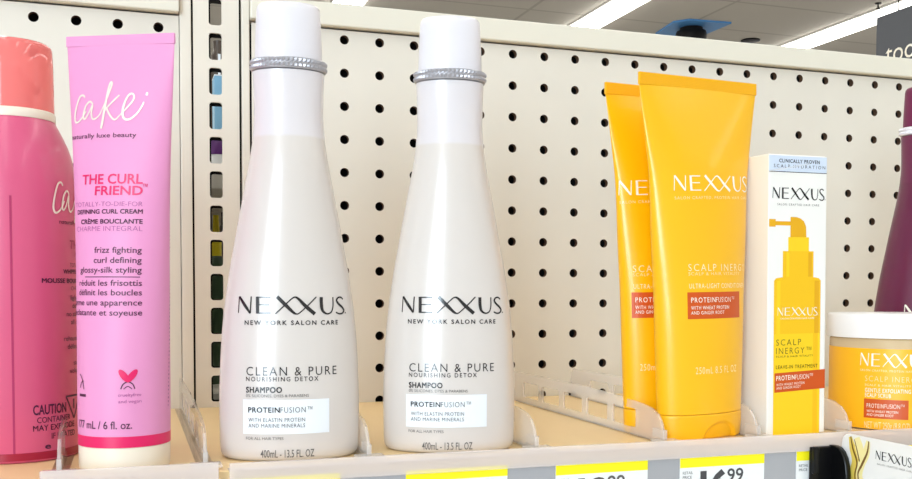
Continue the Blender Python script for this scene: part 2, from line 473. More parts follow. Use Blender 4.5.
# ------------------------------------------------------------------ pegboard gondola
HX = 1.0988
def pegboard(name, label, cols, x0, x1, rows, ztop=11.33, zbot=-4.0, rail=True, dz=0.0):
    t = thing(name, label, 'pegboard', (0, 0, 0), group='pegboard panels')
    bm = bmesh.new(); TH = 0.2; R = 0.14; N = 16
    angs = sorted(set([i*2*pi/N for i in range(N)] + [atan2(sz*0.5, sx*HX/2) % (2*pi) for sx in (1, -1) for sz in (1, -1)]))
    cache = {}
    def V(x, y, z):
        k = (round(x, 4), round(y, 4), round(z, 4))
        if k not in cache: cache[k] = bm.verts.new((x, y, z))
        return cache[k]
    for cx in cols:
        for j in rows:
            cz = 11.05-j+dz
            inn, out, bak = [], [], []
            for a in angs:
                inn.append(V(cx+R*cos(a), 0, cz+R*sin(a))); bak.append(V(cx+R*cos(a), TH, cz+R*sin(a)))
                k = min((HX/2)/max(1e-9, abs(cos(a))), 0.5/max(1e-9, abs(sin(a))))
                out.append(V(cx+k*cos(a), 0, min(cz+k*sin(a), ztop)))
            m = len(angs)
            for i in range(m):
                k = (i+1) % m
                bm.faces.new((inn[i], out[i], out[k], inn[k]))
                f = bm.faces.new((inn[k], bak[k], bak[i], inn[i])); f.material_index = 1
    xa, xb = min(cols)-HX/2, max(cols)+HX/2; zt, zb = 11.05-min(rows)+0.5+dz, 11.05-max(rows)-0.5+dz
    # margins around the field of holes
    for (a, b, c, d) in ((x0, xa, zbot, ztop), (xb, x1, zbot, ztop), (xa, xb, zbot, zb)):
        if b-a > 1e-3 and d-c > 1e-3: bm.faces.new([bm.verts.new(p) for p in ((a, 0, c), (b, 0, c), (b, 0, d), (a, 0, d))])
    p = mkobj('perforated_face', bm, [M['board'], M['board_core']], t, smooth='keep')
    mkobj('shade_backing', box(x0, x1, 0.45, 0.6, zbot, 11.6), M['black_back'], t)  # black sheet imitates the dark gondola interior behind holes and rail gap
    if rail:
        b = bmesh.new()
        add_box(b, x0-0.05, x1, -0.3, 1.2, 11.38, 12.05, 0.04)
        mkobj('top_rail', b, M['rail'], t)
    return t
rows = list(range(0, 14))
pegboard('pegboard_panel', 'long beige pegboard panel behind the white bottles and yellow tubes', [HX*i for i in range(-2, 32)], -2.78, 34.6, rows)
pegboard('pegboard_panel', 'short beige pegboard panel behind the pink can and pink tube', [-8.696+HX*i for i in range(-6, 4)], -15.8, -4.84, rows, dz=-0.09)

t = thing('slotted_upright', 'beige slotted steel upright between the two pegboard panels', 'upright', (0, 0, 0))
holes = [rrect(-4.0, -3.63, 10.157-i, 10.935-i, 0.09) for i in range(-1, 12) if 10.935-i < 12.0]
holes = [h for h in holes]
bm = outline2d([(-4.44, -4), (-3.14, -4), (-3.14, 12.05), (-4.44, 12.05)], holes, 0.12)
mkobj('slotted_face', bm, M['steel'], t)
for x0, x1, nm in ((-4.82, -4.50, 'flange'), (-3.07, -2.84, 'flange')):
    mkobj(nm, box(x0, x1, -0.05, 0.5, -4, 12.05, 0.03), M['steel'], t)
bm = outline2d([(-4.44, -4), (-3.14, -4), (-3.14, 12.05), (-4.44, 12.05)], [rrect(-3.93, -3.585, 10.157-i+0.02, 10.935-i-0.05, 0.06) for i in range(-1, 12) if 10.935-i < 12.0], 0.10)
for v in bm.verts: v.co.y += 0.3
mkobj('slot_shade_web', bm, M['black_back'], t)  # web made black, slots shifted, to draw the shade edging each slot
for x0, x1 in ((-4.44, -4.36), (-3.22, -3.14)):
    mkobj('shade_side_wall', box(x0, x1, 0.401, 1.0, -4, 12.05), M['black_back'], t)  # walls blackened to imitate the dark cavity inside the upright
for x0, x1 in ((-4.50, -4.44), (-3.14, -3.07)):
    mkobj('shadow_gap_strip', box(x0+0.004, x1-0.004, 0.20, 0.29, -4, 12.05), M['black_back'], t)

# products on the far side, seen through the slots
t = thing('rear_shelf', 'beige shelf on the far side seen through the upright slots', 'shelf', (0, 0, 0))
mkobj('shelf_deck', box(-10, 6, 6.0, 16.0, 7.0, 7.9, 0.04), M['steel'], t)
mkobj('shelf_deck', box(-10, 6, 4.0, 16.0, -0.4, 0.0, 0.04), M['steel'], t)
mkobj('back_panel', box(-14, 12, 16.0, 16.3, -4, 12.0), M['steel'], t)
mkobj('shelf_bracket', box(-7.0, -6.8, 4.0, 16, -4.0, 7.0), M['steel'], t)
o = thing('boxed_product', 'light blue box behind the upright, seen through the upper slots', 'box', (-2.86, 9.0, 7.9))
mkobj('carton', box(-0.30, 0.5, -0.5, 0.5, 0, 3.6, 0.03), M['lblue'], o)
mkobj('carton_flap', box(-0.30, 0.5, -0.5, 0.5, 3.6, 3.64), M['patch'], o)
o = thing('cosmetic_jar', 'small violet jar with a white base seen through the upright slot', 'jar', (-3.12, 7.2, 7.9))
mkobj('base', lathe([(0.30, 0), (0.33, 0.04), (0.33, 0.45)], 32), M['patch'], o, smooth=40)
mkobj('lid', lathe([(0.34, 0.46), (0.34, 1.10), (0.31, 1.16)], 32), M['violet'], o, smooth=40)
o = thing('dropper_bottle', 'dark brown bottle seen through the second slot of the upright', 'bottle', (-2.75, 11.5, 7.9))
mkobj('body', lathe([(0.42, 0), (0.44, 0.05), (0.44, 4.6), (0.3, 5.0), (0.2, 5.2), (0.2, 5.6)], 32), M['brown'], o, smooth=40)
mkobj('label_stripe', box(-0.05, 0.05, -0.455, -0.40, 3.3, 5.0), M['patch'], o)
o = thing('squeeze_bottle', 'dark green bottle with yellow spout seen through the lower slots', 'bottle', (-3.22, 7.5, 0))
mkobj('body', lathe([(0.36, 0), (0.38, 0.06), (0.38, 4.3), (0.22, 4.7)], 32), M['green'], o, smooth=40)
mkobj('spout', lathe([(0.2, 4.7), (0.2, 5.3), (0.13, 5.5), (0.10, 6.2)], 24), M['yel2'], o, smooth=40)
o = thing('squeeze_bottle', 'grey bottle behind the green one, seen through the upright slots', 'bottle', (-2.55, 10.0, 0))
mkobj('body', lathe([(0.4, 0), (0.44, 0.06), (0.44, 5.6), (0.3, 6.0)], 32), M['grey'], o, smooth=40)
mkobj('cap', lathe([(0.26, 6.0), (0.26, 6.5)], 24), M['black_back'], o, smooth=40)

# ------------------------------------------------------------------ shelf
FY = -10.5
t = thing('display_shelf', 'beige steel shelf carrying all the hair care products', 'shelf', (0, 0, 0))
mkobj('shelf_deck', box(-16, 34, FY, -0.02, -0.35, 0.0, 0.03), M['deck'], t)
mkobj('price_channel', box(-16, 34, FY-0.16, FY-0.01, -1.75, -0.20, 0.02), M['channel'], t)
def lip(x0, x1, label, ztop):
    b = bmesh.new()
    add_box(b, x0, x1, FY-0.26, FY-0.18, -0.235, ztop, 0.015)
    add_box(b, x0, x1, FY-0.18, FY+0.12, 0.002, 0.03, 0.0)
    o = mkobj('shelf_lip', b, M['lip']); tag(o, label, 'shelf edge strip', 'milky clear strips along the shelf edge')
lip(-7.83, -4.70, 'short milky clear strip along the shelf edge under the pink tube', .21)
lip(-4.50, 34.0, 'long milky clear strip along the shelf edge under white bottles and yellow tubes', .175)

# clear dividers
def divider_bm():
    prof = [(-10.02, 0.0), (-0.3, 0.0), (-0.3, 0.80), (-0.42, 0.92), (-6.0, 0.92), (-8.0, 0.86), (-9.0, 0.80), (-9.45, 0.74), (-9.72, 0.63), (-9.88, 0.47), (-9.97, 0.26)]
    holes = [rrect(y, y+1.22, 0.18, 0.64, 0.08) for y in (-8.72, -7.24, -5.76, -4.28, -2.80)]
    b = outline2d(prof, holes, 0.07)
    for f in b.faces:
        n = f.normal
        f.material_index = 0 if abs(n.y) > 0.9 else 1
    for v in b.verts: v.co = Vector((v.co.y-0.035, v.co.x, v.co.z))
    return b
def new_divider(x, label):
    t = thing('shelf_divider', label, 'divider', (x, 0, 0), group='clear plastic shelf dividers')
    b = divider_bm(); b.normal_update()
    mkobj('divider_panel', b, [M['clear'], M['clear_edge']], t)
    b = bmesh.new(); add_box(b, -0.30, 0.30, -10.36, -9.9, 0.035, 0.09, 0.015); add_box(b, -0.05, 0.05, -10.05, -9.55, 0.09, 0.30, 0.012)
    mkobj('foot', b, M['clear_edge'], t)
    b = bmesh.new(); add_box(b, -0.16, 0.16, -9.9, -0.3, 0.0, 0.03)
    mkobj('track', b, M['clear'], t)
    return t
div0 = new_divider(-7.55, 'clear divider between the pink can and the pink tube')
for x, lb in ((-4.89, 'clear divider between the pink tube and the first white bottle'),
              (-1.62, 'clear divider between the two white bottles'),
              (2.12, 'clear divider close to the right side of the second white bottle'),
              (5.29, 'clear divider with windows in the empty gap left of the yellow tubes'),
              (7.52, 'clear divider between the yellow tubes and the white carton'),
              (10.42, 'clear divider between the white carton and the orange jar')):
    copy_tree(div0, (x, 0, 0), (0, 0, 1.6 if x == 7.52 else 0), lb)

# ------------------------------------------------------------------ white bottles
BODY_A = [(0, 1.38), (.12, 1.425), (.3, 1.44), (1.1, 1.45), (2, 1.424), (2.83, 1.365), (3.68, 1.255), (4.58, 1.1), (5.5, .93), (6.2, .80), (6.6, .745), (7.1, .712), (7.6, .722), (7.95, .738)]
BODY_B = [(0, .90), (.12, .94), (1.1, .96), (2.83, .93), (3.68, .88), (4.58, .82), (5.5, .75), (6.2, .68), (6.6, .62), (7.1, .56), (7.6, .52), (7.95, .52)]
def make_bottle(label, loc, rot, group, body_mat, cap_mat, ring_mat, full=True):
    t = thing('shampoo_bottle', label, 'bottle', loc, rot, group)
    sf = Oval(BODY_A, BODY_B)
    rings = [sf.ring(0.0, 96, -0.10), sf.ring(0.015, 96, -0.04), sf.ring(0.05, 96, -0.012)] + [sf.ring(z, 96) for z in frange(0.12, 7.95, 70)]
    mkobj('body', loft(rings), body_mat, t, smooth=50)
    # beaded collar ring
    N = 108; rg = []; DB = 0.225
    for z, r, w in ((7.965, .735, 0), (7.975, .768, 0), (8.0, .780, .0), (8.012, .786, .012), (8.05, .788, .014), (8.075, .772, .0), (8.085, .768, 0), (8.10, .772, 0), (8.125, .788, .014), (8.165, .786, .012), (8.175, .780, 0), (8.19, .768, 0), (8.2, .70, 0)):
        rg.append([((r+(w if i % 2 else -w))*sin(2*pi*i/N), -(r-DB+(w if i % 2 else -w))*cos(2*pi*i/N), z) for i in range(N)])
    mkobj('collar_ring', loft(rg), ring_mat, t)
    prof = [(.69, 8.19), (.692, 8.215), (.682, 8.6), (.665, 9.0), (.655, 9.2), (.642, 9.28), (.60, 9.335), (.55, 9.35), (.40, 9.355)]
    mkobj('cap', loft([[(r*sin(2*pi*i/96), -(r-DB+.01)*cos(2*pi*i/96), z) for i in range(96)] for r, z in prof]), cap_mat, t, smooth=40)
    if full:
        b = bmesh.new(); add_logo(b, sf, -1.135, 1.215, 2.985, .352); mkobj('brand_lettering', b, M['ink'], t)
        b = bmesh.new()
        add_text(b, sf, 'NEW YORK SALON CARE', -.97, .985, 2.765, .092, bold=.02, space=1.35)
        add_text(b, sf, 'CLEAN & PURE', -.93, .935, 1.752, .172, bold=-.004, space=1.25)
        add_text(b, sf, 'NOURISHING DETOX', -.94, .53, 1.635, .09, bold=.008, space=1.35)
        add_text(b, sf, 'SHAMPOO', -.94, -.205, 1.405, .118, bold=.025, space=1.1)
        mkobj('product_lettering', b, M['ink'], t)
        b = bmesh.new()
        add_text(b, sf, '0% SILICONES, DYES & PARABENS', -.94, .33, 1.316, .056)
        add_text(b, sf, 'FOR ALL HAIR TYPES', -.945, -.18, .455, .056)
        add_text(b, sf, '400mL - 13.5 FL. OZ', -.64, .44, .095, .155, bold=.004)
        mkobj('small_lettering', b, M['ink_grey'], t)
        b = bmesh.new(); add_rect(b, sf, -1.01, .765, .57, 1.265, .004)
        p = mkobj('label_patch', b, M['patch'], t)
        b = bmesh.new()
        add_text(b, sf, 'PROTEIN', -.895, -.25, 1.006, .108, bold=.022, space=1.1, off=.01)
        add_text(b, sf, 'FUSION\u2122', -.235, .40, 1.006, .108, bold=-.012, space=1.15, off=.01)
        add_text(b, sf, 'WITH ELASTIN PROTEIN', -.89, .25, .822, .076, bold=-.008, space=1.1, off=.01)
        add_text(b, sf, 'AND MARINE MINERALS', -.89, .25, .704, .076, bold=-.008, space=1.1, off=.01)
        mkobj('patch_lettering', b, M['ink'], p)
    return t, sf
wb, _ = make_bottle('tall frosted white shampoo bottle right beside the slotted upright, nearer the pink tube', (-3.08, -9.0, 0), (0, 0, -6), 'white shampoo bottles', M['bottle'], M['cap_white'], M['ring'])
copy_tree(wb, (.41, -9.1, 0), (0, 0, -14), 'tall frosted white shampoo bottle nearer the yellow tubes, second from the pink tube', 'white shampoo bottles')
pb, psf = make_bottle('plum purple bottle behind the orange jar at the right edge', (15.63, -6.93, 0), (0, 0, -38), None, M['purple'], M['purple_cap'], M['cap_white'], full=False)
b = bmesh.new(); add_logo(b, psf, -.64, 1.58, 2.74, .36); mkobj('brand_lettering', b, M['white_ink'], pb)

# ------------------------------------------------------------------ yellow tubes
YA = [(0, 1.17), (.6, 1.2), (1.8, 1.245), (3.26, 1.30), (4.69, 1.39), (6.1, 1.47), (7, 1.59), (8.22, 1.77)]
YB = [(0, .55), (.6, .57), (2.0, .58), (4.0, .52), (6.0, .36), (7.4, .17), (8.22, .035)]
def make_tube(label, loc, rot, du):
    t = thing('conditioner_tube', label, 'tube', loc, rot, 'yellow conditioner tubes')
    sf = Oval(YA, YB)
    rings = [sf.ring(.60, 96, -.02), sf.ring(.615, 96)] + [sf.ring(z, 96) for z in frange(.66, 8.22, 60)]
    mkobj('body', loft(rings), M['yellow'], t, smooth=50)
    b = bmesh.new(); add_box(b, -1.775, 1.775, -.036, .036, 8.2, 8.48, .01)
    for i in range(7): add_box(b, -1.765, 1.765, -.042, .042, 8.225+i*.037, 8.24+i*.037)
    mkobj('crimped_end', b, M['yellow_cap'], t)
    # flip cap with its thumb scoop
    cs = Oval([(0, 1.14), (.05, 1.175), (.55, 1.205), (.6, 1.18)], [(0, .53), (.05, .56), (.55, .575), (.6, .555)])
    N = 192; rings = []
    for z in frange(0, .595, 40):
        rg = []
        for p in cs.ring(z, N):
            x, y, zz = p
            if y < 0:
                d = hypot((x-.20)/.54, (zz+.02)/.44)
                if d < 1: y += .11*min(1.0, (1-d)*7) * (0.35+0.65*(1-zz/.44))
            rg.append((x, y, zz))
        rings.append(rg)
    mkobj('flip_cap', loft(rings), M['yellow_cap'], t, smooth=35)
    b = bmesh.new(); add_logo(b, sf, -.965+du, 1.46+du, 5.775, .365, w=.85, tilt=.03); mkobj('brand_lettering', b, M['white_ink'], t)
    b = bmesh.new()
    add_text(b, sf, 'SALON CRAFTED, PROTEIN HAIR CARE', -.95+du, 1.38+du, 5.59, .065, bold=-.01, space=1.3, tilt=.03)
    add_text(b, sf, 'SCALP INERGY', -.676+du, 1.20+du, 3.945, .158, bold=-.01, space=1.3)
    add_text(b, sf, 'SCALP & HAIR VITALITY', -.68+du, .92+du, 3.845, .07, bold=-.015, space=1.2)
    add_text(b, sf, 'ULTRA-LIGHT CONDITIONER', -.664+du, 1.16+du, 3.543, .11, bold=.0, space=1.2)
    add_text(b, sf, '250mL 8.5 FL OZ', -.523+du, .76+du, 1.56, .155, bold=-.01, space=1.15)
    mkobj('product_lettering', b, M['pale_ink'], t)
    b = bmesh.new(); add_rect(b, sf, -.714+du, .93+du, 2.835, 3.455, .004); p = mkobj('label_patch', b, M['orange'], t)
    b = bmesh.new()
    add_text(b, sf, 'PROTEIN', -.624+du, .04+du, 3.216, .115, bold=.0, space=1.25, off=.01)
    add_text(b, sf, 'FUSION\u2122', .06+du, .68+du, 3.216, .115, bold=-.012, space=1.15, off=.01)
    add_text(b, sf, 'WITH WHEAT PROTEIN', -.63+du, .48+du, 3.052, .082, space=1.15, off=.01)
    add_text(b, sf, 'AND GINGER ROOT', -.63+du, .31+du, 2.94, .075, space=1.15, off=.01)
    mkobj('patch_lettering', b, M['white_ink'], p)
    return t
make_tube('yellow conditioner tube in front of an identical one, left of the white carton', (6.655, -9.3, 0), (0, -1.03, 9), -0.045)
make_tube('yellow conditioner tube half hidden behind the larger looking front one', (6.45, -8.04, 0), (0, -1.03, 9), -.54)

# ------------------------------------------------------------------ pink tube
PA = [(0, .855), (2.3, .885), (4.4, .93), (6.2, 1.0), (7.2, 1.055), (8.22, 1.105)]
PB = [(0, .855), (1.0, .85), (2.5, .76), (4.5, .57), (6.5, .30), (7.6, .13), (8.22, .03)]
t = thing('hair_cream_tube', 'tall pink hair cream tube with cream base between the pink can and the upright', 'tube', (-6.38, -9.42, 0), (0, 0, -27))
pk = Oval(PA, PB)
mkobj('body', loft([pk.ring(z, 96) for z in [.49]+frange(.56, 8.19, 60)]), M['pink'], t, smooth=50)
b = bmesh.new(); add_box(b, -1.11, 1.11, -.034, .034, 8.17, 8.37, .008)
mkobj('crimped_end', b, M['pink'], t)
mkobj('cap', lathe([(.80, 0), (.835, .02), (.85, .06), (.855, .3), (.855, .475), (.84, .488)], 72), M['cream'], t, smooth=40)
b = bmesh.new()
zs = frange(.49, .70, 5)
mkobj('colour_band', loft([pk.ring(z, 96, .004) for z in zs], False, False), M['magenta'], t, smooth=60)
b = bmesh.new(); add_script(b, pk, -.89, .635, 6.54, 7.45, w=1.35); mkobj('brand_script', b, M['gold_ink'], t)
b = bmesh.new()
add_text(b, pk, 'THE CURL', 0, .608, 5.47, .190, bold=.018, align='R', wf=1.02)
add_text(b, pk, 'FRIEND', 0, .617, 5.256, .175, bold=.018, align='R', wf=1.18)
add_text(b, pk, '\u2122', .61, .70, 5.37, .1)
mkobj('title_lettering', b, M['magenta'], t)
b = bmesh.new()
add_text(b, pk, 'TOTALLY-TO-DIE-FOR', 0, .625, 5.045, .085, bold=-.012, align='R', wf=1.14)
add_text(b, pk, 'CHARME INTEGRAL', 0, .64, 4.575, .09, bold=-.012, align='R', wf=1.19)
add_text(b, pk, 'crueltyfree', .284, .702, 1.46, .06)
add_text(b, pk, 'and vegan', .289, .708, 1.338, .06)
for i in range(60): add_rect(b, pk, 1.40+.0*(i % 2), 1.43+.012*(i % 3), 1.2+i*.075, 1.235+i*.075, .006)
mkobj('light_lettering', b, M['mauve_ink'], t)
b = bmesh.new()
add_text(b, pk, 'naturally luxe beauty', 0, .45, 6.365, .088, bold=.004, align='R', wf=1.36)
add_text(b, pk, 'DEFINING CURL CREAM', 0, .632, 4.902, .086, bold=.02, align='R', wf=1.10)
add_text(b, pk, 'CR\u00c8ME BOUCLANTE', 0, .638, 4.712, .088, bold=.02, align='R', wf=1.15)
for s, u, z in (('frizz fighting', .618, 4.166), ('curl defining', .622, 3.974), ('glossy-silk styling', .629, 3.79), ('r\u00e9duit les frisottis', .639, 3.544),
                ('d\u00e9finit les boucles', .646, 3.364), ('forme une apparence', .654, 3.173), ('\u00e9clatante et soyeuse', .662, 2.984)):
    add_text(b, pk, s, 0, u+.022, z-.006, .112, bold=.006, align='R', wf=1.17)
add_rect(b, pk, -.49, .624, 3.697, 3.712, .008)
add_text(b, pk, '177 mL / 6 fl. oz.', 0, .535, .85, .145, bold=.006, align='R', wf=.88)
mkobj('dark_lettering', b, M['plum_ink'], t)
# two small round emblems: a heart of leaves over a small arch, and a leaping outline at the left
b = bmesh.new()
def leafpts(cx, cz, L, w, ang):
    P = []
    for i in range(14):
        a = 2*pi*i/14; x, y = w*sin(a), L*cos(a)
        P.append((cx+x*cos(ang)-y*sin(ang), cz+x*sin(ang)+y*cos(ang)))
    return P
add_poly(b, pk, leafpts(.385, 1.845, .15, .062, radians(38)), .008); add_poly(b, pk, leafpts(.525, 1.845, .15, .062, radians(-38)), .009)
mkobj('heart_emblem', b, M['magenta'], t)
b = bmesh.new()
add_stroke(b, pk, [(.33, 1.60, .02), (.37, 1.69, .02), (.455, 1.735, .02), (.54, 1.69, .02), (.58, 1.60, .02)])
add_stroke(b, pk, [(.38, 1.60, .015), (.455, 1.65, .015), (.53, 1.60, .015)])
add_stroke(b, pk, [(-.62, 1.86, .02), (-.56, 1.82, .02), (-.50, 1.72, .02), (-.46, 1.58, .02)])
add_stroke(b, pk, [(-.60, 1.60, .02), (-.55, 1.70, .02), (-.48, 1.74, .02)])
add_rect(b, pk, -.62, -.40, 1.44, 1.49, .008)
mkobj('emblem_outline', b, M['plum_ink'], t)

# ------------------------------------------------------------------ pink can
t = thing('mousse_can', 'pink aerosol can with clear coral cap at the far left', 'can', (-8.54, -7.3, 0))
cn = Oval(1.28, 1.28)
prof = [(1.20, 0), (1.255, .03), (1.28, .08), (1.28, 5.1), (1.272, 5.4), (1.245, 5.7), (1.205, 5.92), (1.15, 6.2), (1.08, 6.42), (1.0, 6.6), (.90, 6.80), (.83, 6.93)]
mkobj('body', lathe(prof, 96), M['can_pink'], t, smooth=50)
mkobj('base_band', loft([cn.ring(z, 96, .005) for z in (.06, .21)], False, False), M['can_band'], t, smooth=50)
mkobj('collar', lathe([(.80, 6.92), (.845, 6.93), (.85, 6.95), (.845, 7.09), (.82, 7.12)], 72), M['cream'], t, smooth=40)
# hollow clear cap with a wall thickness, actuator inside
mkobj('clear_cap', lathe([(.80, 7.10), (.825, 7.11), (.815, 8.0), (.80, 8.40), (.785, 8.46), (.74, 8.50), (.40, 8.52), (.02, 8.525)], 72), M['coral'], t, smooth=40)
mkobj('actuator', lathe([(.40, 7.19), (.42, 7.25), (.42, 7.75), (.36, 7.86), (.18, 7.9), (.18, 8.05), (.02, 8.06)], 40), M['coral_in'], t, smooth=40)
b = bmesh.new(); add_rect(b, cn, .06, .10, .21, 5.3, .006); mkobj('seam', b, M['can_dark'], t)
b = bmesh.new(); add_script(b, cn, .91, 2.5, 4.84, 5.92, w=1.3); mkobj('brand_script', b, M['gold_ink'], t)
b = bmesh.new()
add_text(b, cn, 'THE CURL', 1.35, 2.45, 4.30, .18, bold=.018); add_text(b, cn, 'FRIEND', 1.62, 2.45, 4.07, .18, bold=.018)
mkobj('title_lettering', b, M['can_dark'], t)
b = bmesh.new()
add_text(b, cn, 'naturally luxe beauty', 1.05, 2.35, 4.80, .085)
add_text(b, cn, 'TOTALLY-TO-DIE-FOR', 1.35, 2.45, 3.93, .08, bold=-.012)
add_text(b, cn, 'WHIPPED CURL CREAM', 1.14, 2.45, 3.79, .088, bold=.022)
add_text(b, cn, 'MOUSSE BOUCLANTE', .64, 2.10, 3.595, .095, bold=.022)
add_text(b, cn, 'CHARME INTEGRAL', 1.38, 2.45, 3.45, .08, bold=-.012)
for i, (s, u) in enumerate((('lightweight', 1.36), ('definition', 1.42), ('no stiff feel', 1.22), ('all day curls', 1.36), (None, 0), ('rehausse', 1.13), ('d\u00e9finition', 1.24), (None, 0), ('sans', 1.44), ('volume', 1.30))):
    if s: add_text(b, cn, s, u, 9, 3.25-i*.168, .10, align='L', wf=1.1)
mkobj('small_lettering', b, M['plum_ink'], t)
b = bmesh.new()
add_text(b, cn, 'CAUTION', .433, 1.166, .955, .20, bold=.02)
add_text(b, cn, 'CONTAINER', .506, 1.286, .79, .115, bold=.004); add_text(b, cn, 'MAY EXPLODE', .428, 1.426, .63, .115, bold=.004); add_text(b, cn, 'IF HEATED', .80, 1.44, .45, .115, bold=.004)
add_text(b, cn, 'e', .657, .783, .255, .12, bold=.02)
for a, c in (((1.17, 1.27), (1.42, .80)), ((1.42, .80), (1.67, 1.27)), ((1.67, 1.27), (1.17, 1.27))):
    add_stroke(b, cn, [(a[0], a[1], .035), ((a[0]+c[0])/2, (a[1]+c[1])/2, .035), (c[0], c[1], .035)])
add_rect(b, cn, 1.40, 1.44, 1.0, 1.2, .008)
mkobj('caution_lettering', b, M['plum_ink'], t)

# ------------------------------------------------------------------ white carton
CW, CD, CH = 1.74, 1.4, 6.72
t = thing('treatment_carton', 'tall white carton printed with a yellow spray bottle beside the yellow tubes', 'box', (8.19, -9.8, 0), (0, -.6, 3))
mkobj('carton_body', box(0, CW, 0, CD, 0, CH, .02), M['carton'], t)
b = bmesh.new(); add_box(b, .03, CW-.03, .04, CD-.02, CH, CH+.015); mkobj('top_flap', b, M['carton'], t)
ff = Flat((0, 0, 0))
# pixel (x, y) of the photographed face to face inches
def fx(px): return (px-767)/61.2*CW
def fz(py): return CH-(py-156.3)/(435.6-156.3)*CH
b = bmesh.new(); add_rect(b, ff, .01, CW-.01, fz(173), CH-.02, .004)
add_poly(b, Flat((0, 0, 0), (0, -1, 0), (0, 0, 1), (-1, 0, 0)), [(.01, fz(173.4)), (CD-.01, fz(173.4)), (CD-.01, fz(172.6)), (.01, fz(172.6))], .004)
p = mkobj('header_strip', b, M['carton_blue'], t)
b = bmesh.new()
add_text(b, ff, 'CLINICALLY PROVEN', fx(777.5), fx(820), fz(164), .085, bold=.014, space=1.15, off=.01)
add_text(b, ff, 'SCALP HYDRATION', fx(772), fx(826), fz(169), .075, bold=-.008, space=1.5, off=.01)
add_rect(b, ff, .01, CW-.01, fz(173.4), fz(172.8), .008)
mkobj('header_lettering', b, M['ink'], p)
b = bmesh.new(); add_logo(b, ff, fx(771), fx(826.5), fz(200), .275, w=1.0); mkobj('brand_lettering', b, M['ink'], t)
b = bmesh.new(); add_text(b, ff, 'SALON CRAFTED HAIR CARE', fx(776), fx(820), fz(206.3), .05, space=1.3); mkobj('small_lettering', b, M['ink_grey'], t)
# printed picture of the spray bottle
b = bmesh.new()
R = lambda x0, x1, y0, y1, o, mi: add_rect(b, ff, fx(x0), fx(x1), fz(y1), fz(y0), o, mi)
add_poly(b, ff, [(fx(767.8), fz(227.5)), (fx(774.5), fz(227.5)), (fx(774.5), fz(226)), (fx(790), fz(226)), (fx(790), fz(222)), (fx(774.5), fz(222)), (fx(774.5), fz(220)), (fx(767.8), fz(220))], .004, 2)
add_poly(b, ff, [(fx(790), fz(237.5)), (fx(806.8), fz(237.5)), (fx(806.4), fz(227)), (fx(804), fz(221.5)), (fx(800), fz(218.6)), (fx(796), fz(217.5)), (fx(790), fz(217.5))], .004, 2)
R(787.8, 809.6, 237.5, 251.5, .004, 1)
R(782.3, 814.6, 251.5, 277.6, .004, 0); R(786, 789, 253, 277, .006, 1); R(809, 813, 253, 277, .006, 2)
add_poly(b, ff, [(fx(773.4), fz(437)), (fx(822.6), fz(437)), (fx(822.6), fz(281)), (fx(820.5), fz(278.5)), (fx(816), fz(277.6)), (fx(781), fz(277.6)), (fx(775.5), fz(278.5)), (fx(773.4), fz(281))], .004, 0)
R(773.6, 822.4, 334, 436.5, .005, 1)
R(776, 780, 281, 334, .006, 1); R(816, 821, 281, 334, .006, 2); R(815, 820, 334, 436, .007, 0)
p = mkobj('bottle_picture', b, [M['y_print'], M['y_print2'], M['y_print3']], t)
b = bmesh.new(); add_logo(b, ff, fx(777), fx(820), fz(316), .20, off=.01, w=.85); add_text(b, ff, 'SALON CRAFTED HAIR CARE', fx(780), fx(816), fz(319.5), .035, off=.01)
mkobj('picture_brand', b, M['white_ink'], p)
b = bmesh.new()
add_text(b, ff, 'SCALP', fx(776), fx(802), fz(345.5), .142, bold=-.01, space=1.3, off=.01); add_text(b, ff, 'INERGY\u2122', fx(776), fx(813), fz(354), .142, bold=-.01, space=1.3, off=.01)
add_text(b, ff, 'SCALP & HAIR VITALITY', fx(776), fx(815), fz(357.6), .045, space=1.2, off=.01); add_text(b, ff, 'LEAVE-IN TREATMENT', fx(776), fx(820), fz(369), .085, bold=.004, space=1.2, off=.01)
mkobj('picture_lettering', b, M['olive_ink'], p)
b = bmesh.new(); add_rect(b, ff, fx(774.6), CW-.004, fz(392.6), fz(373.2), .008, skew=.05); p2 = mkobj('label_band', b, M['orange'], t)
b = bmesh.new()
add_text(b, ff, 'PROTEIN', fx(776.2), fx(795.5), fz(380.8), .115, bold=.01, space=1.2, off=.012, tilt=.03); add_text(b, ff, 'FUSION\u2122', fx(796.2), fx(815), fz(380.4), .115, bold=-.01, off=.012, tilt=.03)
add_text(b, ff, 'WITH WHEAT PROTEIN', fx(776.5), fx(806), fz(386.2), .06, space=1.2, off=.012, tilt=.03); add_text(b, ff, 'AND GINGER ROOT', fx(776.5), fx(802), fz(389.6), .06, space=1.2, off=.012, tilt=.03)
mkobj('band_lettering', b, M['white_ink'], p2)

# ------------------------------------------------------------------ orange jar
t = thing('scrub_jar', 'wide orange labelled jar with a white lid at the right edge', 'jar', (12.66, -8.95, 0), (0, 0, -45))
mkobj('body', lathe([(1.46, 0), (1.53, .03), (1.55, .10), (1.55, 2.25), (1.5, 2.32), (1.45, 2.34)], 96), M['jar_body'], t, smooth=40)
mkobj('lid', lathe([(1.56, 2.30), (1.615, 2.31), (1.62, 2.36), (1.62, 2.84), (1.605, 2.89), (1.56, 2.915), (.5, 2.925), (.02, 2.925)], 96), M['white_lid'], t, smooth=40)
jr = Oval(1.55, 1.55)
mkobj('label_wrap', loft([jr.ring(z, 96, .005) for z in (.04, 2.05)], False, False), M['jar_label'], t, smooth=40)
sh = 2.03
b = bmesh.new(); add_logo(b, jr, -.70, .90, 1.60, .335, off=.012, w=.85)
mkobj('brand_lettering', b, M['white_ink'], t)
b = bmesh.new()
add_text(b, jr, 'SALON CRAFTED, PROTEIN HAIR CARE', -.69, .78, 1.48, .05, space=1.2, off=.012)
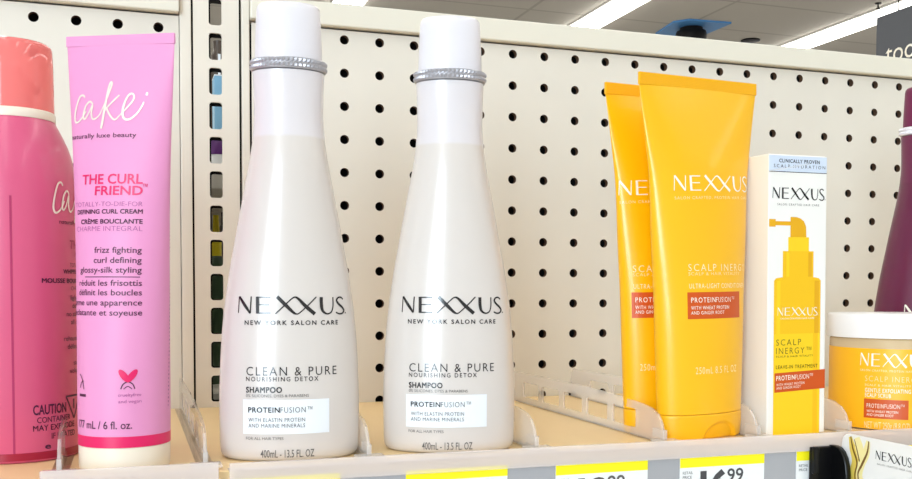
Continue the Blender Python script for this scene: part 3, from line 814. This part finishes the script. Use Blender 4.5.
add_text(b, jr, 'SCALP INERGY', -.565, .73, 1.235, .13, bold=-.02, space=1.25, off=.012)
add_text(b, jr, 'SCALP & HAIR VITALITY', -.565, .50, 1.115, .05, space=1.2, off=.012)
add_text(b, jr, 'NET WT 250g (8.8 OZ)', -.56, .50, .06, .16, bold=-.008, off=.012)
mkobj('product_lettering', b, M['pale_ink'], t)
b = bmesh.new()
add_text(b, jr, 'GENTLE EXFOLIATING', -.56, .50, .96, .10, bold=.008, space=1.15, off=.012); add_text(b, jr, 'SCALP SCRUB', -.56, .05, .835, .10, bold=.008, space=1.15, off=.012)
mkobj('bold_lettering', b, M['white_ink'], t)
b = bmesh.new(); add_rect(b, jr, -.583, .455, .31, .79, .010); p = mkobj('label_patch', b, M['orange'], t)
b = bmesh.new()
add_text(b, jr, 'PROTEIN', -.51, -.11, .57, .105, bold=.0, space=1.25, off=.015); add_text(b, jr, 'FUSION\u2122', -.09, .36, .575, .105, bold=-.01, off=.015)
add_text(b, jr, 'WITH WHEAT PROTEIN', -.51, .22, .455, .06, off=.015); add_text(b, jr, 'AND GINGER ROOT', -.51, .12, .365, .06, off=.015)
mkobj('patch_lettering', b, M['white_ink'], p)

# ------------------------------------------------------------------ price tags
TY = FY-0.17
def price_tag(x0, z1, digits, ink, label):
    t = thing('price_tag', label, 'price tag', (x0, TY, z1), group='yellow topped price tags')
    mkobj('tag_card', box(0, 2.2, -.02, 0.0, -1.25, 0), M['tag_white'], t)
    b = bmesh.new(); add_rect(b, Flat((0, -.02, 0)), 0, 2.2, -.225, 0, .004); mkobj('yellow_band', b, M['tag_yellow'], t)
    f = Flat((0, -.02, 0)); b = bmesh.new()
    if digits:
        add_text(b, f, digits[0], .52, 1.22, -.86, .54, bold=.05, off=.006)
        add_text(b, f, digits[1], 1.22, 1.64, -.60, .30, bold=.012, off=.006)
    add_text(b, f, 'RETAIL', .07, .33, -.37, .06, off=.006); add_text(b, f, 'PRICE', .07, .30, -.47, .06, off=.006)
    mkobj('price_lettering', b, ink, t)
price_tag(-4.56, -.135, None, M['tag_ink'], 'price tag at the shelf edge under the first white bottle')
price_tag(-1.02, -.165, None, M['tag_ink'], 'price tag at the shelf edge under the second white bottle')
price_tag(2.28, -.225, ('18', '99'), M['ink_grey'], 'price tag with grey digits under the empty gap of the shelf')
price_tag(5.29, -.235, ('16', '99'), M['tag_ink'], 'price tag reading 16.99 under the yellow tubes')
price_tag(8.37, -.235, None, M['tag_ink'], 'price tag mostly hidden behind the black clip under the white carton')
price_tag(11.30, -.235, None, M['tag_ink'], 'price tag peeking out behind the white promo card under the orange jar')

# ------------------------------------------------------------------ black clip and promo card
t = thing('sign_clip', 'glossy black plastic clip on the shelf edge under the white carton', 'clip', (8.55, FY-.24, 0))
b = box(.12, .80, -.10, -.0, -1.7, -.13, .03); mkobj('clip_base', b, M['clip'], t)
b = box(.12, .27, -.20, -.09, -.75, -.11, .03); mkobj('clip_ridge', b, M['clip'], t)
prof = [(-.0, -1.7), (-.0, -.11), (-.16, -.11), (-.30, -.14), (-.41, -.22), (-.50, -.35), (-.56, -.52), (-.59, -.75), (-.59, -1.7)]
b = outline2d(prof, [], .14)
for v in b.verts: v.co = Vector((v.co.y+.68, v.co.x, v.co.z))
mkobj('clip_jaw', b, M['clip'], t)

CARD0 = (9.42, -10.95, .20)
ang = -90.0
t = thing('promo_card', 'white promo card with golden splash angled out from the shelf edge', 'sign', CARD0, (0, 0, ang))
Wd, Ht = 4.2, 1.9
pr = [(0.0, -Ht), (Wd, -Ht), (Wd, 0), (.24, 0), (.14, -.02), (.06, -.08), (.015, -.17), (0, -.28)]
b = outline2d(pr, [], .03); mkobj('card', b, M['tag_white'], t)
cf = Flat((0, -.0, 0))
b = bmesh.new(); add_logo(b, cf, 1.10, 2.17, -.45, .20, off=.006, w=1.0); mkobj('brand_lettering', b, M['ink'], t)
b = bmesh.new(); add_text(b, cf, 'SALON CRAFTED HAIR CARE', 1.15, 2.2, -.56, .04, off=.006, space=1.2); mkobj('small_lettering', b, M['ink_grey'], t)
b = bmesh.new()
def splash(pts, o, mi): add_stroke(b, cf, pts, o, mi, 8)
splash([(.28, -.06, .10), (.36, -.30, .20), (.46, -.60, .22), (.42, -.95, .30), (.56, -1.3, .36), (.70, -1.8, .40)], .004, 0)
splash([(.86, -.08, .12), (.80, -.36, .22), (.66, -.62, .22), (.60, -.92, .20), (.74, -1.25, .28), (.92, -1.8, .34)], .006, 1)
splash([(.50, -.05, .16), (.58, -.28, .26), (.62, -.52, .16)], .005, 1)
splash([(.30, -.05, .03), (.38, -.32, .05), (.52, -.62, .05), (.46, -.95, .04), (.62, -1.4, .05)], .008, 2)
splash([(.88, -.08, .03), (.84, -.34, .05), (.68, -.64, .06), (.56, -.90, .04), (.70, -1.3, .04)], .009, 2)
splash([(.42, -.10, .02), (.50, -.3, .03), (.60, -.58, .04)], .008, 2)
mkobj('golden_splash', b, [M['ribbon'], M['ribbon2'], M['ribbon_dark']], t)

# ------------------------------------------------------------------ light
w = bpy.data.worlds.new('World'); scene.world = w; w.use_nodes = True
bg = w.node_tree.nodes['Background']; bg.inputs['Color'].default_value = (1.0, 0.98, 0.96, 1); bg.inputs['Strength'].default_value = 0.75

def area(name, loc, target, sx, sy, power, rgb):
    l = bpy.data.lights.new(name, 'AREA'); l.shape = 'RECTANGLE'; l.size = sx; l.size_y = sy; l.energy = power; l.color = rgb
    o = bpy.data.objects.new(name, l); COL.objects.link(o); o.location = loc
    d = Vector(target)-Vector(loc); o.rotation_euler = d.to_track_quat('-Z', 'Y').to_euler(); return o
# daylight through the glass shop front behind and to the left of the viewer
az = radians(-34.0); L = 4.0
c = Vector((-3.0*S + L*sin(az), -9*S - L*cos(az), 0.69))
area('shopfront_daylight', c, (-3*S, -9*S, 0.69), 1.5, 1.8, 140, (0.72, 0.88, 1.0))

# ------------------------------------------------------------------ camera
Rm = [[0.94873851, -0.00308205, -0.31604704], [-0.01054299, 0.99908736, -0.04139188], [0.31588618, 0.04260215, 0.94784017]]
CX, CY, F = 456.0, 331.937, 980.0
def wv(r): return Vector((r[0], r[2], -r[1]))       # photo axes (x right, y down, z in) to world
right, down, fwd = wv(Rm[0]), wv(Rm[1]), wv(Rm[2])
cam = bpy.data.cameras.new('Camera'); co = bpy.data.objects.new('Camera', cam); COL.objects.link(co)
mat = Matrix((right, -down, -fwd)).transposed().to_4x4()
mat.translation = Vector((-6.27008825, -29.61583314, 11.05-7.57432776))*S
co.matrix_world = mat
cam.sensor_width = 36.0; cam.sensor_fit = 'HORIZONTAL'; cam.lens = F*36.0/912.0
cam.shift_x = 0.0; cam.shift_y = (CY-239.5)/912.0
cam.clip_start = 0.01; cam.clip_end = 100
scene.camera = co
vs = scene.view_settings
vs.view_transform = 'Standard'; vs.look = 'None'; vs.gamma = 1.0; vs.use_curve_mapping = False; vs.exposure = -0.2
